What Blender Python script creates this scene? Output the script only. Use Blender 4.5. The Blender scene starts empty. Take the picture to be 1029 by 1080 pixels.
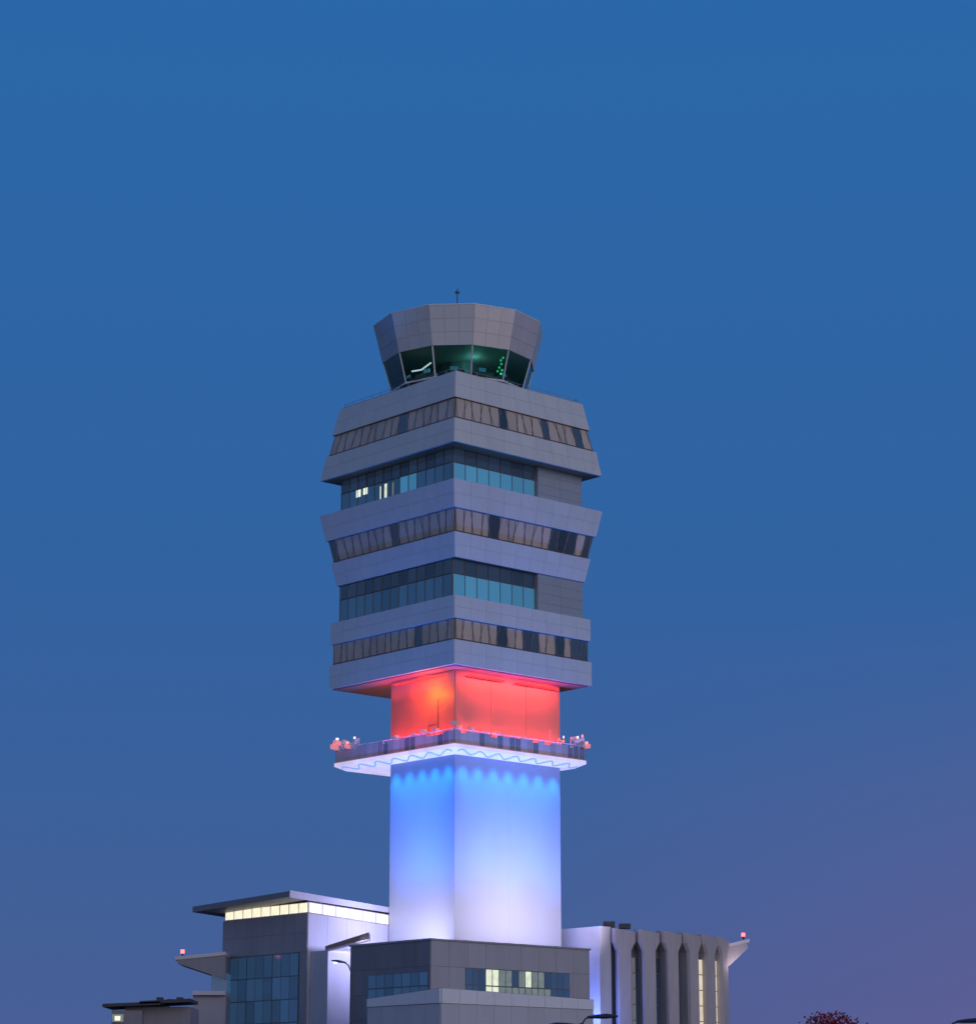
import bpy, math, random
from mathutils import Vector
random.seed(7)
scene=bpy.context.scene
scene.view_settings.view_transform='Standard'
scene.view_settings.look='None'
scene.view_settings.exposure=0
# ---------------------------------------------------------------- survey of the site
FPX=2600.0; CX=514.5; CY=540.0; PITCH=math.radians(14.0)
C,S=math.cos(PITCH),math.sin(PITCH); EYE=1.6
TH=math.radians(42.0)
U=Vector((math.cos(TH),math.sin(TH),0)); V=Vector((-math.sin(TH),math.cos(TH),0)); Z=Vector((0,0,1))
X=Vector((1,0,0)); Yv=Vector((0,1,0))
def zat(py,Y):
    t=(CY-py)/FPX
    return EYE+Y*(t*C+S)/(C-t*S)
def xat(px,Y,z):
    return (px-CX)/FPX*(Y*C+(z-EYE)*S)
def hit(o,d,px,py):
    k=(px-CX)/FPX; t=(CY-py)/FPX
    r=Vector((k, C-t*S, S+t*C))
    det=d.x*(-r.y)+r.x*d.y
    s=((-o.x)*(-r.y)+r.x*(-o.y))/det
    m=(o.y+s*d.y)/r.y
    return s, EYE+m*r.z
# ---------------------------------------------------------------- materials
def newmat(name):
    m=bpy.data.materials.new(name); m.use_nodes=True
    nt=m.node_tree; b=nt.nodes['Principled BSDF']
    return m,nt,b
def surf(name,col,rough=.5,metal=0,var=.12,streak=.12,scale=.6,coat=0):
    m,nt,b=newmat(name)
    b.inputs['Roughness'].default_value=rough; b.inputs['Metallic'].default_value=metal
    g=nt.nodes.new('ShaderNodeNewGeometry')
    tc=nt.nodes.new('ShaderNodeTexCoord')
    mp=nt.nodes.new('ShaderNodeMapping'); mp.inputs['Scale'].default_value=(scale*2.5,scale*2.5,scale*.5)
    nt.links.new(tc.outputs['Object'],mp.inputs['Vector'])
    n=nt.nodes.new('ShaderNodeTexNoise'); n.inputs['Scale'].default_value=1.0; n.inputs['Detail'].default_value=6
    nt.links.new(mp.outputs[0],n.inputs['Vector'])
    a=nt.nodes.new('ShaderNodeMath'); a.operation='MULTIPLY_ADD'; a.inputs[1].default_value=var; a.inputs[2].default_value=1-var*.5
    nt.links.new(g.outputs['Random Per Island'],a.inputs[0])
    c=nt.nodes.new('ShaderNodeMath'); c.operation='MULTIPLY_ADD'; c.inputs[1].default_value=streak*2; c.inputs[2].default_value=1-streak
    nt.links.new(n.outputs[0],c.inputs[0])
    d=nt.nodes.new('ShaderNodeMath'); d.operation='MULTIPLY'
    nt.links.new(a.outputs[0],d.inputs[0]); nt.links.new(c.outputs[0],d.inputs[1])
    mx=nt.nodes.new('ShaderNodeVectorMath'); mx.operation='SCALE'; mx.inputs[0].default_value=col
    nt.links.new(d.outputs[0],mx.inputs['Scale'])
    nt.links.new(mx.outputs[0],b.inputs['Base Color'])
    if coat: b.inputs['Coat Weight'].default_value=coat
    return m
def glow(name,col,strength,var=.3,scale=1.3):
    m,nt,b=newmat(name)
    b.inputs['Base Color'].default_value=(col[0]*.4,col[1]*.4,col[2]*.4,1)
    b.inputs['Emission Color'].default_value=(*col,1)
    tc=nt.nodes.new('ShaderNodeTexCoord'); n=nt.nodes.new('ShaderNodeTexNoise'); n.inputs['Scale'].default_value=scale
    nt.links.new(tc.outputs['Object'],n.inputs['Vector'])
    a=nt.nodes.new('ShaderNodeMath'); a.operation='MULTIPLY_ADD'; a.inputs[1].default_value=strength*var*2; a.inputs[2].default_value=strength*(1-var)
    nt.links.new(n.outputs[0],a.inputs[0]); nt.links.new(a.outputs[0],b.inputs['Emission Strength'])
    return m
def glassmat(name,col,em=(0,0,0),es=0,rough=.08,metal=.0,spec=.8,var=.7):
    m,nt,b=newmat(name)
    b.inputs['Roughness'].default_value=rough; b.inputs['Metallic'].default_value=metal
    b.inputs['Specular IOR Level'].default_value=spec
    g=nt.nodes.new('ShaderNodeNewGeometry')
    a=nt.nodes.new('ShaderNodeMath'); a.operation='MULTIPLY_ADD'; a.inputs[1].default_value=var; a.inputs[2].default_value=1-var/2
    nt.links.new(g.outputs['Random Per Island'],a.inputs[0])
    mx=nt.nodes.new('ShaderNodeVectorMath'); mx.operation='SCALE'; mx.inputs[0].default_value=col
    nt.links.new(a.outputs[0],mx.inputs['Scale']); nt.links.new(mx.outputs[0],b.inputs['Base Color'])
    if es:
        b.inputs['Emission Color'].default_value=(*em,1)
        e=nt.nodes.new('ShaderNodeMath'); e.operation='MULTIPLY'; e.inputs[1].default_value=es
        nt.links.new(a.outputs[0],e.inputs[0]); nt.links.new(e.outputs[0],b.inputs['Emission Strength'])
    return m
M={}
M['band']=surf('aluminium_cladding',(.56,.585,.60),.45,.0,.06,.09)
M['bandback']=surf('cladding_joint',(.41,.43,.45),.6)
M['white']=surf('white_cladding',(.74,.74,.78),.5,0,.03,.04,.3)
M['shaft']=surf('shaft_cladding',(.30,.335,.40),.5,0,.015,.04,.25)
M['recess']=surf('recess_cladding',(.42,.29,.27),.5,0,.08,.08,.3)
for k,c in (('cab0',(.40,.45,.53)),('cab1',(.52,.56,.60)),('cab2',(.56,.57,.60)),('cab3',(.70,.64,.64)),('cab4',(.52,.51,.57))):  # facet tones carry the afterglow in their colour, lit facets paler and pinker
    M[k]=surf('cab_cladding_facet_light',c,.45,0,.06,.06)
M['dark']=surf('dark_backing',(.03,.03,.035),.7)
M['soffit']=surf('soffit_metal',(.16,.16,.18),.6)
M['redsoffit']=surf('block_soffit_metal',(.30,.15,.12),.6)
M['blind']=surf('beige_blinds',(.52,.43,.37),.45,0,.2,.12,1.5,.3)
M['mull']=surf('anodised_mullion',(.17,.165,.18),.45,.2)
M['bmull']=surf('bronze_bracing',(.27,.23,.22),.5,.1)
M['pale']=surf('pale_mullion',(.6,.62,.62),.4)
M['gdark']=glassmat('dark_glass',(.02,.025,.035),(.02,.035,.07),.5)
M['gteal']=glassmat('teal_glass',(.07,.17,.24),(.045,.19,.34),.7,.12,var=.3)  # teal and dim blue emission stand in for reflected sky
M['gdim']=glassmat('dim_blue_glass',(.035,.06,.10),(.02,.055,.12),.7,.1,var=.45)
M['grey']=surf('grey_panel',(.30,.30,.335),.5,.0,.10,.12)
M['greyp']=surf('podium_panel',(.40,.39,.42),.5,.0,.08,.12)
M['greym']=surf('mid_grey_panel',(.30,.35,.43),.5,.0,.05,.06)
M['greyl']=surf('light_grey_panel',(.50,.50,.55),.5,.0,.07,.08)
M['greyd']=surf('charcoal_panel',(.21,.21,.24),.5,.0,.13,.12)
M['rail']=surf('railing_infill',(.52,.42,.44),.5,.0,.5,.1)  # pinkish tone puts the red light caught by the panels into their colour
M['conc']=surf('pale_concrete',(.44,.41,.42),.7,0,.10,.18,.8)
M['lit']=glow('warm_lit_window',(1,.93,.68),1.0,.35)
M['litfin']=glow('soft_warm_window',(1,.88,.66),.6,.45,.7)
M['litw']=glow('cool_lit_window',(.9,1,.82),.9,.3)
M['litg']=glow('greenish_lit_window',(.82,.88,.66),.8,.45,2.5)
M['litdim']=glow('dim_lit_window',(.45,.56,.52),.24,.6,2.5)
M['green']=glow('green_screen_glow',(.05,.9,.35),.9)
M['redled']=glow('red_led',(1,.03,.02),2.0,.1)
M['beacon']=glow('red_beacon',(1,.13,.13),3.5,.1)
M['bluewave']=glow('blue_soffit_light',(.25,.45,1),.75,.3)
M['ring']=glow('lilac_glowing_soffit',(.84,.74,1),.68,.4,.5)  # lilac light on gallery soffit and slab edge, put in as emission
M['whiteled']=glow('white_led',(.9,.85,1),1.2,.1)
M['pinkled']=glow('pink_led',(1,.3,.33),.6,.5)
M['steel']=surf('painted_steel',(.05,.05,.06),.45,.3)
M['lampw']=glow('lamp_glow',(1,.9,.65),3,.1)
def cabglass():
    m=bpy.data.materials.new('tinted_cab_glass'); m.use_nodes=True; nt=m.node_tree; nt.nodes.clear()
    o=nt.nodes.new('ShaderNodeOutputMaterial'); t=nt.nodes.new('ShaderNodeBsdfTransparent'); t.inputs[0].default_value=(.38,.6,.55,1)
    g=nt.nodes.new('ShaderNodeBsdfGlossy'); g.inputs['Roughness'].default_value=.05; g.inputs[0].default_value=(.6,.8,.8,1)
    f=nt.nodes.new('ShaderNodeFresnel'); f.inputs[0].default_value=1.7
    mx=nt.nodes.new('ShaderNodeMixShader'); nt.links.new(f.outputs[0],mx.inputs[0]); nt.links.new(t.outputs[0],mx.inputs[1]); nt.links.new(g.outputs[0],mx.inputs[2])
    nt.links.new(mx.outputs[0],o.inputs[0]); return m
M['cabglass']=cabglass()
# ---------------------------------------------------------------- mesh builder
class MB:
    def __init__(s): s.v=[]; s.f=[]; s.m=[]; s.mats=[]
    def mi(s,k):
        if k not in s.mats: s.mats.append(k)
        return s.mats.index(k)
    def poly(s,pts,k):
        n=len(s.v); s.v+= [Vector(p) for p in pts]; s.f.append(tuple(range(n,n+len(pts)))); s.m.append(s.mi(k))
    def hexa(s,b,t,k):
        n=len(s.v); q=len(b); s.v+=[Vector(p) for p in b]+[Vector(p) for p in t]; i=s.mi(k)
        s.f.append(tuple(range(n+q-1,n-1,-1))); s.m.append(i)
        s.f.append(tuple(range(n+q,n+2*q))); s.m.append(i)
        for j in range(q):
            jj=(j+1)%q; s.f.append((n+j,n+jj,n+q+jj,n+q+j)); s.m.append(i)
    def panel(s,c00,c10,c11,c01,k,th=.05):
        nrm=(c10-c00).cross(c01-c00).normalized()*th
        n=len(s.v); s.v+=[c00,c10,c11,c01,c00+nrm,c10+nrm,c11+nrm,c01+nrm]; i=s.mi(k)
        for f in ((4,5,6,7),(0,1,5,4),(1,2,6,5),(2,3,7,6),(3,0,4,7)):
            s.f.append(tuple(n+a for a in f)); s.m.append(i)
    def grid(s,c00,c10,c11,c01,nx,ny,k,gap=.03,th=.05,pick=None):
        W=(c10-c00).length; H=(c01-c00).length
        gx=gap/W; gy=gap/H
        def P(a,b): return (c00*(1-a)+c10*a)*(1-b)+(c01*(1-a)+c11*a)*b
        for i in range(nx):
            for j in range(ny):
                a0=i/nx+gx/2; a1=(i+1)/nx-gx/2; b0=j/ny+gy/2; b1=(j+1)/ny-gy/2
                kk=pick(i,j) if pick else k
                if kk: s.panel(P(a0,b0),P(a1,b0),P(a1,b1),P(a0,b1),kk,th)
    def tube(s,pts,r,k,n=6,r2=None):
        pts=[Vector(p) for p in pts]; rings=[]; i=s.mi(k)
        for q,p in enumerate(pts):
            d=(pts[min(q+1,len(pts)-1)]-pts[max(q-1,0)]).normalized()
            x=d.cross(Vector((0,0,1))); 
            if x.length<.01: x=Vector((1,0,0))
            x.normalize(); y=d.cross(x).normalized()
            rr=r if r2 is None else r+(r2-r)*q/(len(pts)-1)
            st=len(s.v)
            for j in range(n):
                a=2*math.pi*j/n; s.v.append(p+(x*math.cos(a)+y*math.sin(a))*rr)
            rings.append(st)
        for q in range(len(rings)-1):
            for j in range(n):
                jj=(j+1)%n; s.f.append((rings[q]+j,rings[q]+jj,rings[q+1]+jj,rings[q+1]+j)); s.m.append(i)
        s.f.append(tuple(rings[0]+j for j in range(n-1,-1,-1))); s.m.append(i)
        s.f.append(tuple(rings[-1]+j for j in range(n))); s.m.append(i)
    def box(s,c,ex,ey,ez,sx,sy,sz,k):
        b=[c-ex*sx-ey*sy,c+ex*sx-ey*sy,c+ex*sx+ey*sy,c-ex*sx+ey*sy]
        s.hexa(b,[p+ez*sz for p in b],k)
    def build(s,name,parent=None,label=None,smooth=False):
        me=bpy.data.meshes.new(name); base=Vector((0,0,0))
        q=parent
        while q is not None: base+=Vector(q.location); q=q.parent
        org=Vector((0,0,0))
        for p in s.v: org+=p
        org/=max(1,len(s.v)); org.z=min(p.z for p in s.v)
        me.from_pydata([tuple(p-org) for p in s.v],[],s.f)
        for k in s.mats: me.materials.append(M[k])
        for pl,i in zip(me.polygons,s.m): pl.material_index=i; pl.use_smooth=smooth
        me.update()
        o=bpy.data.objects.new(name,me); scene.collection.objects.link(o)
        if parent: o.parent=parent
        o.location=org-base
        if label: o['label']=label
        return o
def thing(name,loc,label,cat,group=None):
    e=bpy.data.objects.new(name,None); e.location=loc; e.empty_display_size=1
    scene.collection.objects.link(e); e['label']=label; e['category']=cat
    if group: e['group']=group
    return e
def frame(o,a,b,z): 
    p=o+U*a+V*b; return Vector((p.x,p.y,z))
def ring(o,a0,a1,b0,b1,z): return [frame(o,a0,b0,z),frame(o,a1,b0,z),frame(o,a1,b1,z),frame(o,a0,b1,z)]
def lamp(kind,name,loc,tgt,energy,col,parent=None,**kw):
    l=bpy.data.lights.new(name,kind); l.energy=energy; l.color=col
    for k,v in kw.items(): setattr(l,k,v)
    o=bpy.data.objects.new(name,l); scene.collection.objects.link(o)
    base=Vector(parent.location) if parent else Vector((0,0,0))
    o.parent=parent; o.location=loc-base
    o.rotation_mode='QUATERNION'; o.rotation_quaternion=(tgt-loc).to_track_quat('-Z','Y')
    return o
# ================================================================ CONTROL TOWER
P0=Vector((-2.91,215,0))
tower=thing('control_tower',frame(P0,6.4,5,0),'tall grey banded control tower with red and blue lit shaft','control tower')
A0,B0=-1.5,-1.6
zb=zat(700,215-1.5*U.y-1.6*V.y)
o=frame(P0,A0,B0,0)
def solve(o,d,px,z):
    K=(px-CX)/FPX
    return (K*(o.y*C+(z-EYE)*S)-o.x)/(d.x-K*d.y*C)
A1=A0+solve(o,U,623,zb); B1=B0+solve(o,V,348,zb)
SA=solve(P0,U,591,25); SB=solve(P0,V,411,25)
def near(f): return 215+(A0-f)*U.y+(B0-f)*V.y
def R(f,z): return ring(P0,A0-f,A1+f,B0-f,B1+f,z)
def zf(py,f): return zat(py,near(f))
levels=[('band',700,674,.05,.05),('strip',674,651,.0,.0),('band',651,627,0,0),('recess',627,587,-.5,-.5),
        ('band',587,560,-.35,.05),('strip',560,534,.05,.43),('band',534,504,.43,.87),('recess',504,465,-.5,-.5),
        ('band',465,440,.85,.5),('strip',440,418,.5,.1),('band',418,391,.1,-.38)]
ls=0; srnd=random.Random(21)
for kind,p0,p1,f0,f1 in levels:
    z0,z1=zf(p0,f0),zf(p1,f1)
    if kind=='recess':
        z0=zf(p0,0 if p0==627 else .87); z1=zf(p1,-.35 if p1==587 else .85)
    e=.003
    if kind=='band':
        core=MB(); core.hexa(R(f0,z0),R(f1,z1),'bandback')
        rb,rt=R(f0,z0),R(f1,z1)
        for i in range(4):
            j=(i+1)%4
            core.grid(rb[i],rb[j],rt[j],rt[i],9,2,'band',.018,.03)
        core.build('cladding_band',tower)
    elif kind=='strip':
        core=MB(); core.hexa(R(f0-.35,z0+e),R(f1-.35,z1-e),'dark'); core.build('storey_core',tower)
        rb,rt=R(f0-.2,z0+e*2),R(f1-.2,z1-e*2)
        for i in range(4):
            j=(i+1)%4; mb=MB(); c00,c10,c11,c01=rb[i],rb[j],rt[j],rt[i]
            n=16
            dark={0:{5,10,14},3:{9}}.get(i,{3,8}) if ls!=0 else {0:{5,8,9,12,14,15},3:{11}}.get(i,{2})
            if ls==1 and i==0: dark={4,11,12,13,15}
            if ls==1 and i==3: dark={0,8}
            def P(a,b): return (c00*(1-a)+c10*a)*(1-b)+(c01*(1-a)+c11*a)*b
            nr=(c10-c00).cross(c01-c00).normalized()
            ed=[0]+[k/n+srnd.uniform(-.16,.16)/n for k in range(1,n)]+[1]
            g_=.0025
            for k in range(n):
                kk='gdark' if k in dark else 'blind'
                mb.panel(P(ed[k]+g_,.02),P(ed[k+1]-g_,.02),P(ed[k+1]-g_,.98),P(ed[k]+g_,.98),kk,.03)
            for k in range(n+1):
                sl=(.3 if k%2 else -.3)/n*srnd.uniform(.6,1.2)
                mb.tube([P(min(max(ed[k]-sl,.003),.997),0)+nr*.09,P(min(max(ed[k]+sl,.003),.997),1)+nr*.09],.024,'bmull',4)
                mb.tube([P(min(max(ed[k],.003),.997),0)+nr*.06,P(min(max(ed[k],.003),.997),1)+nr*.06],.02,'bmull',4)
            mb.tube([P(.003,.06)+nr*.1,P(.997,.06)+nr*.1],.035,'mull',4)
            mb.build('ribbon_window',tower)
        ls+=1
    else:
        core=MB(); core.hexa(R(-1.35,z0+e),R(-1.35,z1-e),'dark'); core.build('storey_core',tower)
        sp=solve(frame(P0,A0+.5,B0+.5,0),U,567,z0)+A0+.5
        wal=MB(); fa=.5
        a0,a1,b0,b1=A0+fa,A1-fa,B0+fa,B1-fa
        rb=ring(P0,sp,a1,b0,b1,z0+e*2); rt=ring(P0,sp,a1,b0,b1,z1-e*2)
        wal.hexa(rb,rt,'grey')
        wal.grid(rb[0],rb[1],rt[1],rt[0],2,4,'greym',.02,.03)
        wal.grid(rb[1],rb[2],rt[2],rt[1],7,4,'greym',.02,.03)
        wal.grid(rb[2],rb[3],rt[3],rt[2],2,4,'greym',.02,.03)
        wal.build('clad_wall',tower)
        q0=frame(P0,a0+.1,b0+.45,z0+e*3); q1=frame(P0,sp-.01,b0+.45,z0+e*3); H=Z*(z1-z0-e*6)
        hh=.62
        mb=MB(); mb.grid(q0,q1,q1+H*hh,q0+H*hh,7,1,'gteal',.07,.04)
        mb.grid(q0+H*hh,q1+H*hh,q1+H,q0+H,7,1,'gdark',.07,.02)  # dark upper panes: shade under the overhang put into the glass colour
        nr=-V
        for k in range(8):
            p=q0.lerp(q1,k/7)+nr*.06; mb.tube([p,p+H],.035,'mull',4)
        mb.tube([q0+H*hh+nr*.08,q1+H*hh+nr*.08],.06,'mull',4)
        mb.build('ribbon_window',tower)
        q0=frame(P0,a0+.1,b1-.1,z0+e*3); q1=frame(P0,a0+.1,b0+.45,z0+e*3)
        mb=MB()
        mb.grid(q0,q1,q1+H*hh,q0+H*hh,13,1,'gdim',.09,.04,(lambda i,j:'gteal' if i in (7,8) else 'gdim') if p0==504 else None)
        mb.grid(q0+H*hh,q1+H*hh,q1+H,q0+H,13,1,'gdark',.09,.02)  # same overhang shade painted as dark panes on the left face
        nr=-U
        for k in range(14):
            p=q0.lerp(q1,k/13)+nr*.06; mb.tube([p,p+H],.045,'mull',4)
        mb.tube([q0+H*hh+nr*.08,q1+H*hh+nr*.08],.06,'mull',4)
        if p0==504:
            def q(a,b,w,h,k):
                c=q0.lerp(q1,a)+H*b+nr*.06; d=(q1-q0).normalized()*w
                mb.panel(c,c+d,c+d+Z*h,c+Z*h,k,.02)
            q(.14,.40,.65,.75,'litw'); q(.205,.42,.6,.7,'litw')
            q(.36,.05,.12,1.6,'litg'); q(.40,.05,.35,1.7,'litg'); q(.47,.12,.2,1.4,'litdim')
        mb.build('ribbon_window',tower)
ztop=zf(391,-.38)
mb=MB(); mb.hexa(R(-.5,ztop),R(-.5,ztop+.12),'grey'); mb.build('roof_deck',tower)
mb=MB(); rr=R(-.7,ztop+.12)
for i in range(4):
    a,b=rr[i],rr[(i+1)%4]
    mb.tube([a+Z*.35,b+Z*.35],.02,'greym',4)
    for k in range(12):
        p=a.lerp(b,k/12); mb.tube([p,p+Z*.35],.03,'greym',4)
mb.build('roof_railing',tower)
# cab ---------------------------------------------------------------
cc=Vector((-2.80,224,0)); NS=12
def cring(r,z): return [Vector((cc.x+r*math.sin(a),cc.y-r*math.cos(a),z)) for a in [math.radians(-79+30*k+0) for k in range(NS)]]
ZT,ZM,ZG,ZD=75.2,71.6,68.7,ztop+.13
cab=bpy.data.objects.new('control_cab',None); scene.collection.objects.link(cab); cab.parent=tower; cab.location=Vector((cc.x,cc.y,ZD))-tower.location
mb=MB(); mb.hexa(cring(6.0,ZD),cring(6.3,ZG),'dark'); mb.hexa(cring(6.5,ZG+.003),cring(6.5,ZG+.15),'pale'); mb.build('cab_base',cab)
mb=MB(); lo,hi=cring(7.25,ZM),cring(8.15,ZT)
mb.hexa(lo,hi,'bandback')
for i in range(NS):
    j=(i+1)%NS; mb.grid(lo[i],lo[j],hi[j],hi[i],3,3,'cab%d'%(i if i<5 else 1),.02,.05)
mb.hexa(cring(8.2,ZT+.004),cring(8.2,ZT+.12),'pale')
mb.build('cab_parapet',cab)
lo,hi=cring(6.4,ZG+.16),cring(7.2,ZM-.004)
for i in range(NS):
    j=(i+1)%NS; mb=MB(); mb.poly([lo[i],lo[j],hi[j],hi[i]],'cabglass')
    mb.tube([lo[i],hi[i]],.08,'pale',4)
    mb.build('cab_window',cab)
mb=MB(); mb.hexa(cring(2.0,ZG+.16),cring(2.0,ZM-.01),'greyd'); mb.build('cab_core',cab)
for i in range(NS):
    mb=MB(); a=math.radians(-79+30*i+15); c=Vector((cc.x+5.2*math.sin(a),cc.y-5.2*math.cos(a),ZG+.16)); ex=Vector((math.cos(a),math.sin(a),0)); ey=Vector((-math.sin(a),math.cos(a),0))
    mb.box(c,ex,ey,Z,1.0,.4,.75,'greyd'); mb.box(c+Z*.74,ex,ey,Z,.35,.05,.5,'gteal')
    mb.build('control_desk',cab)
for k,(dx,dz) in enumerate([(0,0),(.1,.35),(-.15,.6),(.05,.95),(.0,1.3),(.2,1.55),(-.3,.25)]):
    mb=MB(); p=Vector((xat(528,220,70)+dx,218.9,zat(392,218)+dz)); mb.box(p,X,Yv,Z,.08,.04,.17,'green')
    mb.build('status_light',cab)
mb=MB(); p=Vector((xat(434,219,70),219.2,zat(391,219)));mb.tube([p,p+Vector((.9,0,.15)),p+Vector((1.8,0,.85))],.08,'whiteled',5); mb.build('glass_reflection_streak',cab)  # glowing tube stands for a white diagonal reflection in the cab glass
l=bpy.data.lights.new('cab_light','POINT'); l.energy=110; l.color=(.3,1,.9); l.shadow_soft_size=1
lo_=bpy.data.objects.new('cab_light',l); scene.collection.objects.link(lo_); lo_.parent=cab; lo_.location=(1.5,-3.2,3.5)
p=Vector((xat(482,219,76),219,ZT+.1)); zt=zat(305,219)
mb=MB(); mb.tube([p,Vector((p.x,p.y,zt-.35))],.045,'steel',5); mb.box(Vector((p.x,p.y,zt-.4)),X,Yv,Z,.2,.1,.18,'steel'); mb.tube([Vector((p.x-.1,p.y,zt-.25)),Vector((p.x+.1,p.y,zt+.1))],.03,'steel',4); mb.build('roof_antenna',cab)
# shaft --------------------------------------------------------------
zdeck=zat(784,near(-.38)); zs=zat(794,near(-.9))
rb,rt=ring(P0,0,SA,0,SB,0),ring(P0,0,SA,0,SB,zb-.003)
mb=MB(); mb.hexa(rb,rt,'shaft')
for i in range(4):
    j=(i+1)%4; n=2 if i in(0,2) else 1
    for k in range(3):
        za=k*(zs-.02)/3; zc=(k+1)*(zs-.02)/3
        a,b=rb[i].copy(),rb[j].copy(); c,d=b.copy(),a.copy(); a.z=b.z=za; c.z=d.z=zc
        mb.grid(a,b,c,d,n,1,'shaft',.008,.012)
mb.build('shaft',tower)
mb=MB(); 
for i in (0,3):
    j=(i+1)%4; a,b=rb[i].copy(),rb[j].copy(); c,d=b.copy(),a.copy(); a.z=b.z=zdeck+.01; c.z=d.z=zb-.13
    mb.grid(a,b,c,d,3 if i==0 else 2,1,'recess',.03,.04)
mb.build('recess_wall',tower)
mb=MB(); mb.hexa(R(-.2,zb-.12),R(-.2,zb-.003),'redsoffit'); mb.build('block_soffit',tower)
# gallery ---------------------------------------------------------------
def G(f,z): return R(-.38+f,z)
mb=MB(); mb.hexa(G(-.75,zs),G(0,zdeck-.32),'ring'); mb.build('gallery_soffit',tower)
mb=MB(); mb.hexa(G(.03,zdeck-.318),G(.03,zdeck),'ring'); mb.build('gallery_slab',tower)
mb=MB(); rb=G(-.1,zdeck); hr=1.35; rnd=random.Random(4)
for i in range(4):
    a,b=rb[i],rb[(i+1)%4]; n=22
    for k in range(n):
        p,q=a.lerp(b,(k+.06)/n)+Z*.08,a.lerp(b,(k+.94)/n)+Z*.08
        h_=hr-rnd.choice((.2,.2,.4))
        mb.panel(p,q,q+Z*h_,p+Z*h_,'rail' if rnd.random()<.7 else 'greyd',.03)
    for k in range(n+1):
        p=a.lerp(b,k/n); mb.tube([p,p+Z*hr],.05,'greyl',4)
    mb.tube([a+Z*hr,b+Z*hr],.05,'greyl',4); mb.tube([a+Z*.05,b+Z*.05],.06,'greyl',4)
mb.build('gallery_railing',tower)
lo,hi=G(-.75,zs),G(0,zdeck-.32)
def zig(i,j,n,out):
    mb=MB()
    def pt(a,b): return (lo[i].lerp(lo[j],a)).lerp(hi[i].lerp(hi[j],a),b)+out*.04-Z*.02
    mb.tube([pt(.02+.96*k/(n*4),.45+.38*math.sin(k*math.pi/4)) for k in range(n*4+1)],.075,'bluewave',4)  # glowing wavy tube stands for the blue light pattern on the soffit
    mb.build('soffit_light_pattern',tower)
zig(0,1,14,-V); zig(3,0,13,-U)
def fixture(p,d,k='beacon',s=1.0,h=1.6,mat='pale'):
    mb=MB(); x=Vector((-d.y,d.x,0)).normalized()
    mb.tube([p,p+Z*h],.06,'pale',5)
    mb.tube([p+Z*(h-.15),p+Z*(h-.15)+d*1.0],.05,'pale',5); mb.tube([p+Z*(h-.9),p+Z*(h-.2)+d*.7],.04,'pale',5)
    c=p+d*.95+Z*(h-.4)
    bb=[c-d*.3*s-x*.15*s,c+d*.34*s-x*.2*s+Z*.1,c+d*.34*s+x*.2*s+Z*.1,c-d*.3*s+x*.15*s]
    mb.hexa(bb,[q+Z*.34*s for q in bb],mat); mb.box(p+d*.2+Z*(h-.1),d,x,Z,.22*s,.14*s,.26*s,'pale')
    mb.box(p+d*1.0+Z*(h+.06),d,x,Z,.1,.1,.2,k); mb.build('gallery_floodlight',tower)
c=G(-.3,zdeck)
fixture(c[3]+U*.3,-U*.9,s=1.15,mat='pinkled'); fixture(c[3]-V*.9,-U*1,'whiteled',h=1.9,mat='pinkled'); fixture(c[3]-V*1.9+U*.2,-U*.8,'beacon',.9,1.5,'pinkled'); fixture(c[3]-V*2.8,-U*.5,'whiteled',h=1.85); fixture(c[3]-V*.3+U*1.2,-U*.7+V*.2,'beacon',.8,1.9,'pale')
fixture(c[1]+V*.2,U*.9,s=1.1,mat='pinkled'); fixture(c[1]-U*1.3,U*.6-V*.3,'whiteled',h=1.9); fixture(c[1]-U*.5+V*.3,U*.5-V*.5,h=2.1,s=.9,mat='pale'); fixture(c[1]-U*2.6+V*.3,U*.4-V*.3,'whiteled',.7,1.8)
for p,h in ((c[0]+U*1.0+V*.6,1.9),(c[0]+U*.1+V*.2,2.1),(c[0]+V*2.5,1.7),(c[0]+V*4.2,1.8),(c[0]+U*2.2+V*.3,1.8),(c[0]+V*5.4,1.6),(c[0]+U*5.2+V*.3,1.7),(c[0]+U*8.3+V*.3,1.6),(c[0]+V*8.0,1.7)):
    mb=MB(); mb.tube([p,p+Z*h],.05,'pale',5); mb.box(p+Z*(h-.35),U,V,Z,.24,.2,.3,'pale')
    mb.tube([p+Z*(h-.2),p+U*.5+Z*(h-.7)],.05,'pale',5)
    mb.build('gallery_camera',tower)
mb=MB(); p=frame(P0,10.8,-.8,zdeck)
mb.tube([p,p+Z*2.5],.05,'pale',4); mb.tube([p+Z*.9,p+U*.4+Z*.9,p+U*.4+Z*2.0],.04,'pale',4); mb.build('gallery_antenna',tower)
for a,b in ((1.2,5.6),(7.0,9.6),(9.8,12.2)):
    mb=MB(); p=frame(P0,a,-.35,zb-.55); q=frame(P0,b,-.35,zb-.55); mb.tube([p,q],.09,'redled',5); mb.build('red_light_bar',tower)
mb=MB(); p=frame(P0,-.3,.8,zb-.5); q=frame(P0,-.3,SB-.8,zb-.5); mb.tube([p,q],.06,'redled',5); mb.build('red_light_bar',tower)
mb=MB(); p=frame(P0,-.06,2.2,zdeck+.02)
mb.tube([p,p+Z*4.4],.04,'mull',4); mb.tube([p+V*1.3,p+V*1.3+Z*2.2],.04,'mull',4); mb.tube([p+Z*2.2,p+V*1.3+Z*2.2],.04,'mull',4); mb.build('gallery_door',tower)
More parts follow.
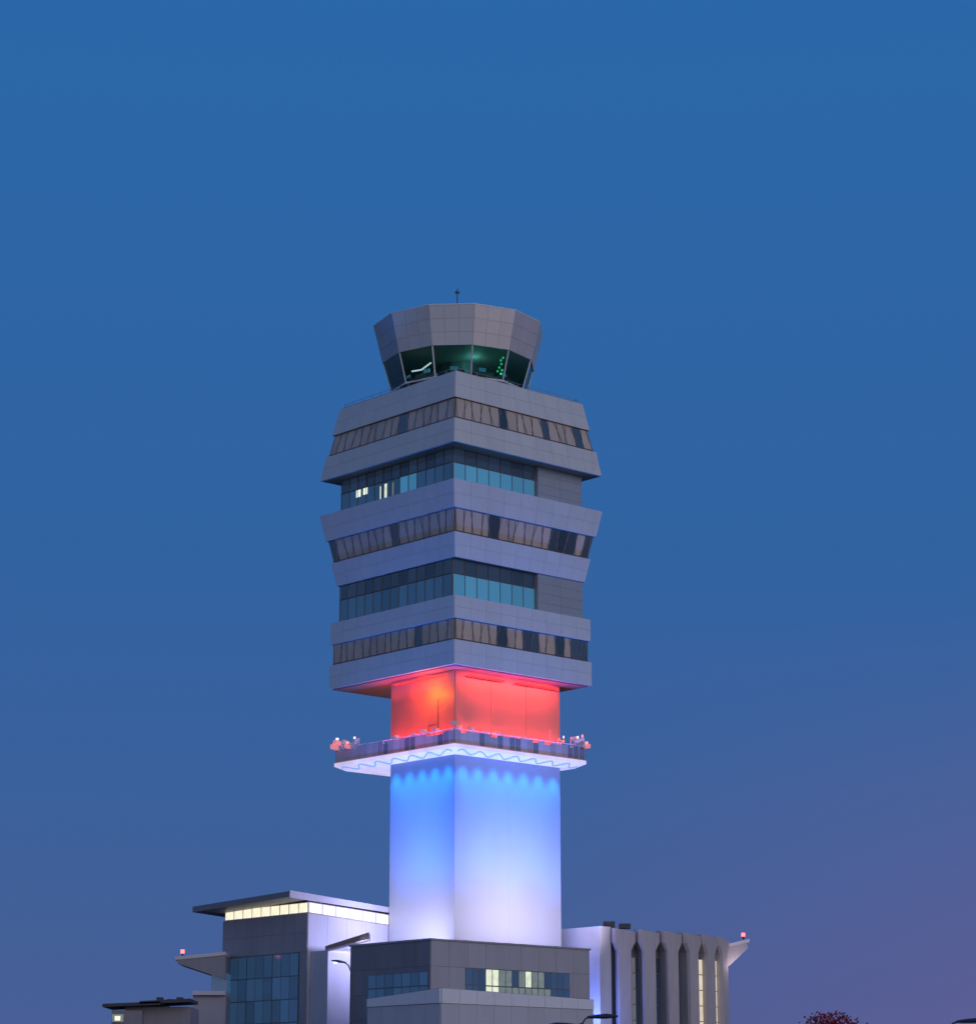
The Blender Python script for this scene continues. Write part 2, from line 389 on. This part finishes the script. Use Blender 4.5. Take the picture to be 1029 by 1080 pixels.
# ---- lighting of the shaft
for k in range(7):
    s=(k+.5)/7*SA; src=P0+U*s-V*.95+Z*(zs-.1)
    lamp('SPOT','blue_downlight',src,P0+U*s-V*.2+Z*(zs-7),2300,(.0,.20,1),tower,spot_size=math.radians(80),spot_blend=1,shadow_soft_size=.3)
for k in range(5):
    s=(k+.5)/5*SB; src=P0+V*s-U*.95+Z*(zs-.1)
    lamp('SPOT','blue_downlight',src,P0+V*s-U*.2+Z*(zs-7),2000,(.0,.22,1),tower,spot_size=math.radians(80),spot_blend=1,shadow_soft_size=.3)
def flood(name,src,tg,e,col,ang,soft=.5):
    lamp('SPOT',name,src,tg,e,col,tower,spot_size=math.radians(ang),spot_blend=1,shadow_soft_size=soft)
for s in (.1,.5,.9):  # added spots hanging in mid-air without fixtures, spread blue down the shaft
    flood('added_blue_flood',frame(P0,SA*s,-5.5,16.4),frame(P0,SA*s,0,zs+2),17500,(.0,.17,1),72,1.0)
for s in (.05,.35,.68):
    flood('added_blue_flood',frame(P0,-5.5,SB*s,16.4),frame(P0,0,SB*(s+.1),zs+2),12500,(.0,.18,1),72,1.0)
for s in (.15,.5,.8):
    flood('pale_projector',frame(P0,SA*s,-10,16.3),frame(P0,SA*s,0,21.5),5000,(.92,.76,1),84)
for s in (.1,.6):
    flood('pale_projector',frame(P0,-10,SB*s,16.3),frame(P0,0,SB*s,21.5),5000,(.90,.76,1),84)
# ---- red lighting of the recess
for k in range(5):
    s=(k+.5)/5*SA
    lamp('SPOT','red_uplight',frame(P0,s,-.85,zdeck+.3),frame(P0,s,.3,zdeck+3.0),560,(1,.045,.035),tower,spot_size=math.radians(140),spot_blend=1,shadow_soft_size=.2)
for k in range(4):
    s=(k+.5)/4*SB
    lamp('SPOT','red_uplight',frame(P0,-.85,s,zdeck+.3),frame(P0,.3,s,zdeck+3.0),430,(1,.02,.002),tower,spot_size=math.radians(140),spot_blend=1,shadow_soft_size=.2)
lamp('AREA','red_wash',frame(P0,SA/2,-1.3,zb-.4),frame(P0,SA/2,.3,zb-3.8),750,(1,.05,.035),tower,shape='RECTANGLE',size=11,size_y=.2)
lamp('AREA','red_wash',frame(P0,-1.2,SB/2,zb-.4),frame(P0,.3,SB/2,zb-3.8),380,(1,.03,.003),tower,shape='RECTANGLE',size=.2,size_y=7)
lamp('POINT','orange_floodlight',frame(P0,-1.4,2.6,zb-1.9),frame(P0,.3,3.0,zb-2),520,(1,.13,.004),tower,shadow_soft_size=.2)
for q in ((2.2,-1.0),(6.5,-1.0),(10.8,-1.0),(-1.0,5.5),(-1.0,8.0),(0,9.6)):  # added spots in mid-air, only there to redden the block soffit
    lamp('SPOT','added_soffit_red',frame(P0,q[0],q[1],zb-2.4),frame(P0,q[0],q[1],zb),150,(1,.03,.01),tower,spot_size=math.radians(150),spot_blend=1,shadow_soft_size=.2)
# ================================================================ generic facade tools
def facade(mb,o,d,s0,s1,z0,z1,nx,ny,k,gap=.03,th=.05):
    a=o+d*s0; b=o+d*s1; a=Vector((a.x,a.y,z0)); b=Vector((b.x,b.y,z0)); h=Z*(z1-z0)
    if (b-a).cross(h).y>0: a,b=b,a
    mb.grid(a,b,b+h,a+h,nx,ny,k,gap,th)
def window(par,o,d,pxy0,pxy1,nx,ny,k,lit={},off=.06,name='ribbon_window'):
    s0,z1=hit(o,d,*pxy0); s1,z0=hit(o,d,*pxy1)
    a=o+d*s0; b=o+d*s1; a=Vector((a.x,a.y,z0)); b=Vector((b.x,b.y,z0))
    if (b-a).cross(Z).y>0: a,b=b,a
    nr=(b-a).cross(Z).normalized(); h=Z*(z1-z0); a=a+nr*off; b=b+nr*off
    mb=MB(); mb.panel(a,b,b+h,a+h,'mull',.03)
    a2,b2=a+nr*.031,b+nr*.031
    mb.grid(a2,b2,b2+h,a2+h,nx,ny,k,.1,.02,lambda i,j:lit.get(i,k) if isinstance(lit,dict) else lit(i,j))
    return mb.build(name,par)
# ================================================================ roofed hall
WY=215.7
zw=zat(951,WY); W0=Vector((xat(325,WY,zw),WY,0))
wing=thing('office_building',W0.copy(),'pale office hall with overhanging roof and lit clerestory windows','building')
WB=solve(W0,V,236,zw); W411=solve(W0,U,411,zw); WA=W411+1.5
DR=.62*WA/W411
zcl=zat(963,WY)
mb=MB(); rb,rt=ring(W0,0,WA,0,WB,0),ring(W0,0,WA,0,WB,zcl-.01); rt[1].z-=DR; rt[2].z-=DR; mb.hexa(rb,rt,'greyd')
zg=hit(W0,V,322,1004)[1]
facade(mb,W0,V,0,WB,zg,zcl-.01,7,2,'grey',.02)
facade(mb,W0,V,0,1.0,0.02,zg,1,6,'grey',.02)
a,b=frame(W0,0,0,.02),frame(W0,WA,0,.02); mb.grid(a,b,b+Z*(zcl-.03-DR),a+Z*(zcl-.03),5,6,'greyl',.02)
mb.build('wall',wing)
sA=1.1; 
for q in range(3):
    s0=sA+(WB-sA)*q/3; s1=sA+(WB-sA)*(q+1)/3-.05
    mb=MB(); a=W0+V*s1-U*.05; b=W0+V*s0-U*.05; a=a+Z*.5; b=b+Z*.5; h=Z*(zg-.55)
    mb.panel(a,b,b+h,a+h,'mull',.03); a2=a-U*.035; b2=b-U*.035
    mb.grid(a2,b2,b2+h,a2+h,3,8,'gdim',.09,.02); mb.build('curtain_wall_window',wing)
e=.12
def clere(o,d,s0,s1,n,drop):
    for k in range(n):
        u0,u1=k/n,(k+1)/n
        a=o+d*(s0+(s1-s0)*u0); b=o+d*(s0+(s1-s0)*u1)
        a=Vector((a.x,a.y,zcl+.01-drop*u0)); b=Vector((b.x,b.y,zcl+.01-drop*u1))
        if (b-a).cross(Z).y>0:a,b=b,a
        mb=MB(); h=Z*(zw-zcl-.02); w=(b-a)*.05
        mb.panel(a,b,b+h,a+h,'greyl',.03); nr=(b-a).cross(Z).normalized()*.035
        mb.panel(a+w+nr+Z*.08,b-w+nr+Z*.08,b-w+h+nr-Z*.08,a+w+h+nr-Z*.08,'lit',.02)
        mb.build('clerestory_window',wing)
clere(frame(W0,e,e,0),V,0,WB-e*2,9,0); clere(frame(W0,e,e,0),U,0,WA-e,7,DR)
b_,t_=ring(W0,e+.05,WA-.1,e+.05,WB-.1,zcl+.004),ring(W0,e+.05,WA-.1,e+.05,WB-.1,zw-.004)
for q in (1,2): b_[q].z-=DR; t_[q].z-=DR
mb=MB(); mb.hexa(b_,t_,'dark'); mb.build('clerestory_core',wing)
pn,qn,bn=2.1,.0,WB+1.9
cN=frame(W0,-pn,-qn,0); cL=frame(W0,-pn,bn,0); cR=frame(W0,WA,-qn,0); cF=frame(W0,WA,bn,0)
zN=zat(940,cN.y); zL=zat(956.5,cL.y); s_=solve(cN,U,411,20); zR411=zat(958,(cN+U*s_).y); zR=zN+(zR411-zN)*(WA+pn)/s_
mb=MB()
top=[Vector((c.x,c.y,z)) for c,z in ((cN,zN),(cR,zR),(cF,zR+zL-zN),(cL,zL))]
bot=[Vector((c.x,c.y,z)) for c,z in ((cN,zN-.5),(cR,zR-.36),(cF,zR+zL-zN-.5),(cL,zL-.5))]
mb.hexa(bot,top,'greyd')
mb.build('roof',wing)
mb=MB()
a=frame(W0,-pn,-qn-.12,0); b=frame(W0,WA-.3,-qn-.12,0)
mb.hexa([Vector((p.x,p.y,z))+w for p,z,w in ((a,zN-.56,Vector()),(b,zR-.40,Vector()),(b,zR-.40,V*.11),(a,zN-.56,V*.11))],[Vector((p.x,p.y,z))+w for p,z,w in ((a,zN+.06,Vector()),(b,zR+.06,Vector()),(b,zR+.06,V*.11),(a,zN+.06,V*.11))],'greyl')
mb.build('roof_fascia',wing)
mb=MB(); s0,z1=hit(W0-V*2.5,U,346,1000); s1,_=hit(W0-V*2.5,U,410,985)
o=W0-V*2.5; mb.hexa([Vector((p.x,p.y,0)) for p in (o+U*s0,o+U*s1,o+U*s1+V*2.4,o+U*s0+V*2.4)],[Vector((p.x,p.y,z1-.2)) for p in (o+U*s0,o+U*s1,o+U*s1+V*2.4,o+U*s0+V*2.4)],'greyl'); mb.build('stair_block',wing)
mb=MB(); a=Vector((xat(343,208,17),208,zat(1002,208))); b=Vector((xat(389,209,18),209,zat(986,209))); D=Vector((0,2.4,0))
mb.hexa([a,b-Z*.35,b-Z*.35+D,a+D],[a+Z*.3,b+Z*.2,b+Z*.2+D,a+Z*.3+D],'steel')
mb.build('awning',wing)
def wedge(par,pts_top,tipdrop,rootdrop,depth,k,tip,kt):
    a,b=pts_top
    D=Vector((0,depth,0)); mb=MB()
    def qd(p,q,D): return [p,q,q+D,p+D] if p.x<q.x else [q,p,p+D,q+D]
    mb.hexa(qd(a-Z*tipdrop,b-Z*rootdrop,D),qd(a-Z*.30,b-Z*.30,D),k)
    f=Vector((0,-.1,0)); D2=D+Vector((0,.2,0)); t=(a-b).normalized()*.2
    mb.hexa(qd(a+t+f-Z*.298,b+f-Z*.298,D2),qd(a+t+f,b+f,D2),kt); mb.build('canopy',par)
    mb=MB(); mb.tube([tip,tip+Z*.3],.09,'steel',5); mb.tube([tip+Z*.28,tip+Z*.6],.17,'beacon',8); mb.build('obstruction_light',par)
Yl=220.; a=Vector((xat(187,Yl,16),Yl,zat(1009,Yl))); b=Vector((xat(238,Yl,16),Yl,zat(1004,Yl)))
wedge(wing,(a,b),.6,2.4,5,'greyd',a+Vector((.4,.3,0)),'greyl')
mb=MB(); a=Vector((xat(203,Yl,12),Yl+.1,0)); b=Vector((xat(238,Yl,12),Yl+.1,0)); zz=zat(1050,Yl); D=Vector((0,5,0))
mb.hexa([a,b,b+D,a+D],[p+Z*zz for p in (a,b,b+D,a+D)],'grey')
a2=Vector((a.x,a.y-.5,zz+.003)); b2=Vector((b.x,b.y-.5,zz+.003)); mb.hexa([a2,b2,b2+D,a2+D],[p+Z*.35 for p in (a2,b2,b2+D,a2+D)],'greyl')
a3=a+Vector((1.5,.6,zz+.36)); b3=b+Vector((0,.6,zz+.36)); mb.hexa([a3,b3,b3+D*.8,a3+D*.8],[p+Z*1.6 for p in (a3,b3,b3+D*.8,a3+D*.8)],'gdim')
mb.build('side_annex',wing)
# ================================================================ CENTRAL PODIUM
CYd=195.; zc=zat(992,CYd); C0=Vector((xat(454,CYd,zc),CYd,0))
pod=thing('podium_building',C0.copy(),'dark grey panelled low building with ribbon windows at tower foot','building')
CA=solve(C0,U,621,zc); CB=solve(C0,V,370,zc)
mb=MB(); mb.hexa(ring(C0,0,CA,0,CB,0),ring(C0,0,CA,0,CB,zc-.05),'dark')
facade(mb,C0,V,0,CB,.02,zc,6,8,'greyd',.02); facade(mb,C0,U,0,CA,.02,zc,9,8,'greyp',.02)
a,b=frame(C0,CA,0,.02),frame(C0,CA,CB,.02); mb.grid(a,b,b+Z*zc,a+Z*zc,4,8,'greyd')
mb.hexa(ring(C0,-.12,CA+.12,-.12,CB+.12,zc+.003),ring(C0,-.12,CA+.12,-.12,CB+.12,zc+.16),'grey')
mb.build('wall',pod)
window(pod,C0,V,(389,1029),(452,1055),7,2,'gdim')
pat={3:('litg','litg'),4:('litg','litg'),5:('litdim','litdim'),6:('litdim','litdim'),7:('litdim','gdim'),8:('litdim','litdim'),9:('litdim','litg'),10:('litdim','litdim'),11:('litdim','litdim'),12:('litdim','gdim')}
window(pod,C0,U,(490,1021),(600,1062),16,2,'gdim',lambda i,j:pat[i][j] if i in pat else 'gdim')
AY=188.; za=zat(1042,AY); N0=Vector((xat(465,AY,za),AY,0))
ann=thing('entrance_annex',N0.copy(),'low pale grey panelled annex with flat parapet before podium','building')
AA=solve(N0,U,625,za); AB=solve(N0,V,388,za)
mb=MB(); top=ring(N0,0,AA,0,AB,za); top[3].z-=.5; top[1].z-=.35;top[2].z-=.85
mb.hexa(ring(N0,0,AA,0,AB,0),top,'greyd')
zl=za-1.15
a,b=frame(N0,0,AB,zl),frame(N0,0,0,zl); mb.grid(a,b,b+Z*(za-.02-zl),a+Z*(za-.52-zl),5,1,'white',.03,.12)
a,b=frame(N0,0,0,zl),frame(N0,AA,0,zl); mb.grid(a,b,b+Z*(za-.37-zl),a+Z*(za-.02-zl),9,1,'white',.03,.12)
a,b=frame(N0,0,AB,.02),frame(N0,0,0,.02); mb.grid(a,b,b+Z*(zl-.03),a+Z*(zl-.03),5,2,'greyl',.02)
a,b=frame(N0,0,0,.02),frame(N0,AA,0,.02); mb.grid(a,b,b+Z*(zl-.03),a+Z*(zl-.03),9,2,'greyl',.02)
mb.build('wall',ann)
# ================================================================ finned building
EY=221.; ze=zat(977,EY); E0=Vector((xat(632,EY,ze),EY,0))
east=thing('finned_building',E0.copy(),'pale concrete building with curved row of tapering fins and lit windows','building')
mb=MB(); mb.hexa(ring(E0,-.0,1.4,0,9,0),ring(E0,0,1.4,0,9,ze),'greyl'); 
mb.build('blade_wall',east)
for k in range(2):
    mb=MB(); p=E0+Vector((1.0+k*1.4,3,ze+.0)); mb.box(p,X,Yv,Z,.5,.6,.42+.2*(k==0),'steel')
    mb.build('rooftop_plant',east)
angs=[12,18,28,38,48,58,66]; step=2.3
p=E0+U*1.2-V*.3; p=Vector((p.x,p.y,0)); nodes=[p.copy()]
for a in angs[:-1]:
    r=math.radians(a); p=p+Vector((math.cos(r),math.sin(r),0))*step; nodes.append(p.copy())
back=[]
mb=MB()
for k in range(len(nodes)-1):
    r=math.radians(angs[k]); d=Vector((math.cos(r),math.sin(r),0)); inw=Vector((-d.y,d.x,0))
    a,b=nodes[k]+inw*1.1,nodes[k+1]+inw*1.1
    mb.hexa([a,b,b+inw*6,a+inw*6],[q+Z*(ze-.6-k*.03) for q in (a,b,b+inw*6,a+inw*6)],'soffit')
    back.append((a,b,inw))
mb.build('wall',east)
for k in range(len(back)-1):
    a=(back[k][0]+back[k][1])/2; b=(back[k+1][0]+back[k+1][1])/2; inw=(back[k][2]+back[k+1][2]).normalized()
    w=b-a; z0w,z1w=ze-9.5,ze-2.6
    of=.75 if k>=3 else .1
    q0=a+w*.28-inw*of+Z*z0w; q1=a+w*.74-inw*of+Z*z0w; h=Z*(z1w-z0w)
    mb=MB(); mb.panel(q0,q1,q1+h,q0+h,'mull',.03)
    kk={3:'litfin',4:'litfin'}.get(k,'gdark'); mb.grid(q0-inw*.035,q1-inw*.035,q1+h-inw*.035,q0+h-inw*.035,1,5,kk,.08,.02)
    mb.build('window',east)
for k in range(len(nodes)-1):
    r=math.radians(angs[k]); d=Vector((math.cos(r),math.sin(r),0)); inw=Vector((-d.y,d.x,0))
    c=(nodes[k]+nodes[k+1])/2; zt=ze-.12-k*.07
    prof=[(0,.64),(ze-2.1,.66),(ze-1.3,1.08),(zt,1.08)]
    mb=MB(); n=len(mb.v); i=mb.mi('conc')
    for q_,(z,w) in enumerate(prof):
        for sx,sy in ((-1,-.0),(-.8,-.25),(.8,-.25),(1,0),(1,.98),(-1,.98)):
            q=c+d*w*sx+inw*sy; mb.v.append(Vector((q.x,q.y,z-(.35*(sx+1)/2 if q_==3 else 0))))
    for j in range(len(prof)-1):
        for s in range(6):
            t=(s+1)%6; mb.f.append((n+j*6+s,n+j*6+t,n+j*6+6+t,n+j*6+6+s)); mb.m.append(i)
    mb.f.append(tuple(n+(len(prof)-1)*6+s for s in range(6))); mb.m.append(i)
    mb.build('fin_column',east)
q=nodes[-1]; a=Vector((xat(789,q.y+1,15),q.y+1,zat(991,q.y+1))); b=Vector((q.x-.4,q.y+1,zat(997,q.y+1)))
wedge(east,(a,b),.85,2.4,4,'greyl',a+Vector((-.35,.3,0)),'white')
lamp('AREA','wall_uplight',E0-U*2.5-V*.2+Z*10,E0+V*2+Z*14,420,(.2,.28,1),east,shape='RECTANGLE',size=1.5,size_y=.5)
lamp('AREA','wall_uplight',W0+U*5-V*8.0+Z*15.5,W0+U*6+Z*19,1000,(.50,.50,1),wing,shape='RECTANGLE',size=8,size_y=1)
lamp('POINT','beak_light',a+Vector((-1.2,-1.2,-2.5)),a,60,(1,.7,.75),east,shadow_soft_size=.2)
# ================================================================ LOW BUILDING
LY=205.; L0=Vector((xat(150,LY,10),LY,0)); low=thing('service_building',L0.copy(),'low dark service building with stepped flat roofs and a lit lamp','building')
def sbox(mb,px0,px1,py,Y,dep,k,z0=0):
    z=zat(py,Y); x0=xat(px0,Y,z); x1=xat(px1,Y,z)
    mb.hexa([Vector((x0,Y,z0)),Vector((x1,Y,z0)),Vector((x1,Y+dep,z0)),Vector((x0,Y+dep,z0))],[Vector((x0,Y,z)),Vector((x1,Y,z)),Vector((x1,Y+dep,z)),Vector((x0,Y+dep,z))],k)
    return z
mb=MB(); sbox(mb,132,201,1062,LY,6,'greyd'); sbox(mb,118,150,1066,LY-1,5,'greyd'); 
mb.build('wall',low)
mb=MB()
for (x0,x1,py) in ((111,172,1059),(150,203,1056)):
    zz=zat(py,LY-1.6); xa,xb=xat(x0,LY,zz),xat(x1,LY,zz)
    mb.hexa([Vector((xa,LY-1.6,zz-.25)),Vector((xb,LY-1.6,zz-.05)),Vector((xb,LY+4,zz-.05)),Vector((xa,LY+4,zz-.25))],[Vector((xa,LY-1.6,zz)),Vector((xb,LY-1.6,zz+.2)),Vector((xb,LY+4,zz+.2)),Vector((xa,LY+4,zz))],'steel')
mb.build('roof',low)
for x in (165,176,186):
    mb=MB(); sbox(mb,x,x+6,1052+x%3,LY+1,1,'steel',zat(1060,LY+1)); mb.build('rooftop_plant',low)
mb=MB(); p=Vector((xat(123,LY-2,8),LY-1.9,zat(1078,LY-2))); mb.box(p,X,Yv,Z,.45,.1,.6,'litdim'); mb.box(p-Yv*.15+Z*.1,X,Yv,Z,.22,.06,.35,'lit'); mb.build('wall_lamp',low)
# ================================================================ STREET LAMPS
def lamp_post(px,py,Y,arms,lit,label,hl=1.25,hs=1.0):
    z=zat(py,Y); b=Vector((xat(px,Y,z),Y,0)); t=thing('street_lamp',b,label,'street lamp','street lamps by the terminal')
    mb=MB(); mb.tube([b,b+Z*z*.5,b+Z*(z-.6)],.13,'steel',8,.07); mb.tube([b,b+Z*.5],.2,'steel',8); mb.build('pole',t)
    for dx,up in arms:
        top=b+Z*(z-.6); q=top+Vector((dx*.35,0,up*.75)); r=top+Vector((dx*.75,0,up)); 
        mb=MB(); mb.tube([top,q,r],.045,'steel',6); mb.build('arm',t)
        mb=MB(); s=1 if dx>0 else -1; h=r+Vector((-.1*s,0,-.02)); tip=h+Vector((hl*s,0,up*.18))
        n=len(mb.v); i=mb.mi('steel'); prof=[(0,.06,.05),(.3,.2,.09),(.65,.24,.11),(1,.08,.04)]
        for (f,w,hh) in prof:
            c=h.lerp(tip,f); hh*=hs; w*=hs
            for yy,zz in ((-w,0),(-w*.6,hh),(w*.6,hh),(w,0),(w*.6,-hh*.5),(-w*.6,-hh*.5)): mb.v.append(c+Vector((0,yy,zz)))
        for j in range(3):
            for k in range(6):
                l=(k+1)%6; mb.f.append((n+j*6+k,n+j*6+l,n+j*6+6+l,n+j*6+6+k)); mb.m.append(i)
        mb.f.append(tuple(n+k for k in range(6))); mb.m.append(i); mb.f.append(tuple(n+18+k for k in range(6))); mb.m.append(i)
        if lit:
            c=h.lerp(tip,.75)-Z*.12; mb.box(c,X,Yv,Z,.11,.1,.06,'lampw')
        mb.build('lamp_head',t)
lamp_post(371,1018,160,[(-.6,.75)],True,'dark single-arm street lamp with small glowing head',.95)
lamp_post(614,1067,130,[(-.55,-.1),(.45,.3)],False,'dark unlit double-arm street lamp with flat heads',1.6,1.5)
lamp_post(1000,1071,120,[(-.7,.0),(.6,.3)],False,'dark unlit double-arm street lamp with flat heads',1.4,1.3)
# ================================================================ TREE
def leafmat():
    m,nt,b=newmat('reddish_foliage'); g=nt.nodes.new('ShaderNodeNewGeometry'); r=nt.nodes.new('ShaderNodeValToRGB')
    r.color_ramp.elements[0].color=(.13,.012,.016,1); r.color_ramp.elements[1].color=(.46,.04,.05,1)
    nt.links.new(g.outputs['Random Per Island'],r.inputs[0]); nt.links.new(r.outputs[0],b.inputs['Base Color']); b.inputs['Roughness'].default_value=.7; return m
M['leaf']=leafmat(); M['bark']=surf('bark',(.07,.05,.04),.9)
def tree(px,py,Y,w,label):
    h=zat(py,Y); b=Vector((xat(px,Y,h),Y,0)); t=thing('tree',b,label,'tree')
    rnd=random.Random(int(px)); mb=MB(); mb.tube([b,b+Vector((.1,0,h*.35)),b+Vector((0,.1,h*.8))],.2,'bark',8,.05); cl=[]
    for k in range(16):
        a=rnd.uniform(0,6.28); z0=h*rnd.uniform(.3,.7); rr=rnd.uniform(.3,1)*w; z1=min(h*.95,z0+h*rnd.uniform(.1,.3)); 
        rr*=math.sqrt(max(.1,1-((z1/h-.55)/.5)**2))
        e=b+Vector((math.cos(a)*rr,math.sin(a)*rr,z1)); mb.tube([b+Z*z0,(b+Z*z0).lerp(e,.5)+Z*.2,e],.07,'bark',5,.02); cl.append(e)
    cl.append(b+Z*(h-.4)); cl.append(b+Vector((.5,0,h-.55))); cl.append(b+Vector((-.45,.2,h-.7)))
    mb.build('trunk',t); mb=MB()
    for c in cl:
        for k in range(190):
            d=Vector((rnd.gauss(0,.34),rnd.gauss(0,.34),rnd.gauss(0,.26))); q=c+d
            if q.z>h+.05: q.z=h-rnd.random()*.3
            n=Vector((rnd.uniform(-1,1),rnd.uniform(-1,1),rnd.uniform(-1,1))).normalized(); x=n.orthogonal().normalized()*.09; y=n.cross(x).normalized()*.055
            mb.poly([q-x,q-y,q+x,q+y],'leaf')
    mb.build('crown',t)
tree(870,1068,120,1.5,'rounded tree with reddish brown leaves near terminal')
# ================================================================ GROUND
def structure(name,mb,mat=None):
    o=mb.build(name); o['kind']='structure'; return o
M['grass']=surf('grass',(.05,.08,.03),.9,0,0,.4,.3); M['asphalt']=surf('asphalt',(.05,.05,.052),.85,0,0,.2,1); M['pave']=surf('paving',(.25,.24,.23),.8,0,.05,.2,1); M['paint']=surf('road_paint',(.7,.7,.68),.6)
mb=MB(); mb.poly([(-4000,-4000,0),(4000,-4000,0),(4000,6000,0),(-4000,6000,0)],'grass'); structure('ground',mb)
mb=MB(); mb.poly([(-300,100,.004),(300,100,.004),(300,300,.004),(-300,300,.004)],'asphalt'); structure('apron',mb)
mb=MB(); mb.poly([(-800,60,.004),(800,60,.004),(800,70,.004),(-800,70,.004)],'asphalt')
for k in range(-30,30): mb.poly([(k*9,64.9,.008),(k*9+4,64.9,.008),(k*9+4,65.1,.008),(k*9,65.1,.008)],'paint')
structure('road',mb)
mb=MB(); mb.hexa([Vector(p) for p in ((-800,70.01,0.001),(800,70.01,0.001),(800,73,0.001),(-800,73,0.001))],[Vector(p) for p in ((-800,70.01,.13),(800,70.01,.13),(800,73,.13),(-800,73,.13))],'pave'); structure('pavement',mb)
# ================================================================ SKY
w=bpy.data.worlds.new('World'); scene.world=w; w.use_nodes=True; nt=w.node_tree; bg=nt.nodes['Background']
tc=nt.nodes.new('ShaderNodeTexCoord'); sp=nt.nodes.new('ShaderNodeSeparateXYZ'); nt.links.new(tc.outputs['Generated'],sp.inputs[0])
r=nt.nodes.new('ShaderNodeValToRGB'); nt.links.new(sp.outputs[2],r.inputs[0]); cr=r.color_ramp
cr.elements[0].position=0; cr.elements[0].color=(.075,.12,.30,1); cr.elements[1].position=1; cr.elements[1].color=(.012,.08,.27,1)
for p,c in ((.05,(.062,.115,.305)),(.144,(.041,.120,.335)),(.242,(.030,.125,.36)),(.435,(.024,.137,.395))):
    el=cr.elements.new(p); el.color=(*c,1)
def math_(op,a,b):
    n=nt.nodes.new('ShaderNodeMath'); n.operation=op
    for i,x in enumerate((a,b)):
        if isinstance(x,(int,float)): n.inputs[i].default_value=x
        else: nt.links.new(x,n.inputs[i])
    n.use_clamp=(op!='SUBTRACT') ; return n.outputs[0]
lowf=math_('SUBTRACT',1,math_('MULTIPLY',sp.outputs[2],5.0)); lowf=math_('MAXIMUM',lowf,0)
vx=math_('MULTIPLY',math_('MAXIMUM',sp.outputs[0],0),5.0)
f1=math_('MULTIPLY',math_('MULTIPLY',lowf,vx),.55)
m1=nt.nodes.new('ShaderNodeMixRGB'); nt.links.new(f1,m1.inputs[0]); nt.links.new(r.outputs[0],m1.inputs[1]); m1.inputs[2].default_value=(.16,.11,.29,1)
neg=nt.nodes.new('ShaderNodeMath'); neg.operation='MULTIPLY'; neg.inputs[1].default_value=-1; nt.links.new(sp.outputs[1],neg.inputs[0])
lw=math_('SUBTRACT',1,math_('MULTIPLY',sp.outputs[2],1.8)); lw=math_('MAXIMUM',lw,0)
f2=math_('MULTIPLY',math_('MAXIMUM',neg.outputs[0],0),lw)
m2=nt.nodes.new('ShaderNodeMixRGB'); nt.links.new(f2,m2.inputs[0]); nt.links.new(m1.outputs[0],m2.inputs[1]); m2.inputs[2].default_value=(.57,.56,.72,1)
nt.links.new(m2.outputs[0],bg.inputs[0]); bg.inputs[1].default_value=1
s=bpy.data.lights.new('afterglow_sun','SUN'); s.energy=.76; s.color=(1,.85,.80); s.angle=math.radians(50)
so=bpy.data.objects.new('afterglow_sun',s); scene.collection.objects.link(so); so.rotation_mode='QUATERNION'
so.rotation_quaternion=Vector((-.55,.8,-.22)).to_track_quat('-Z','Y')
# ================================================================ CAMERA
cam=bpy.data.cameras.new('camera'); co=bpy.data.objects.new('camera',cam); scene.collection.objects.link(co); scene.camera=co
co.location=(0,0,EYE); co.rotation_euler=(math.radians(90)+PITCH,0,0)
cam.sensor_fit='HORIZONTAL'; cam.sensor_width=36; cam.lens=36*FPX/1029; cam.clip_end=12000
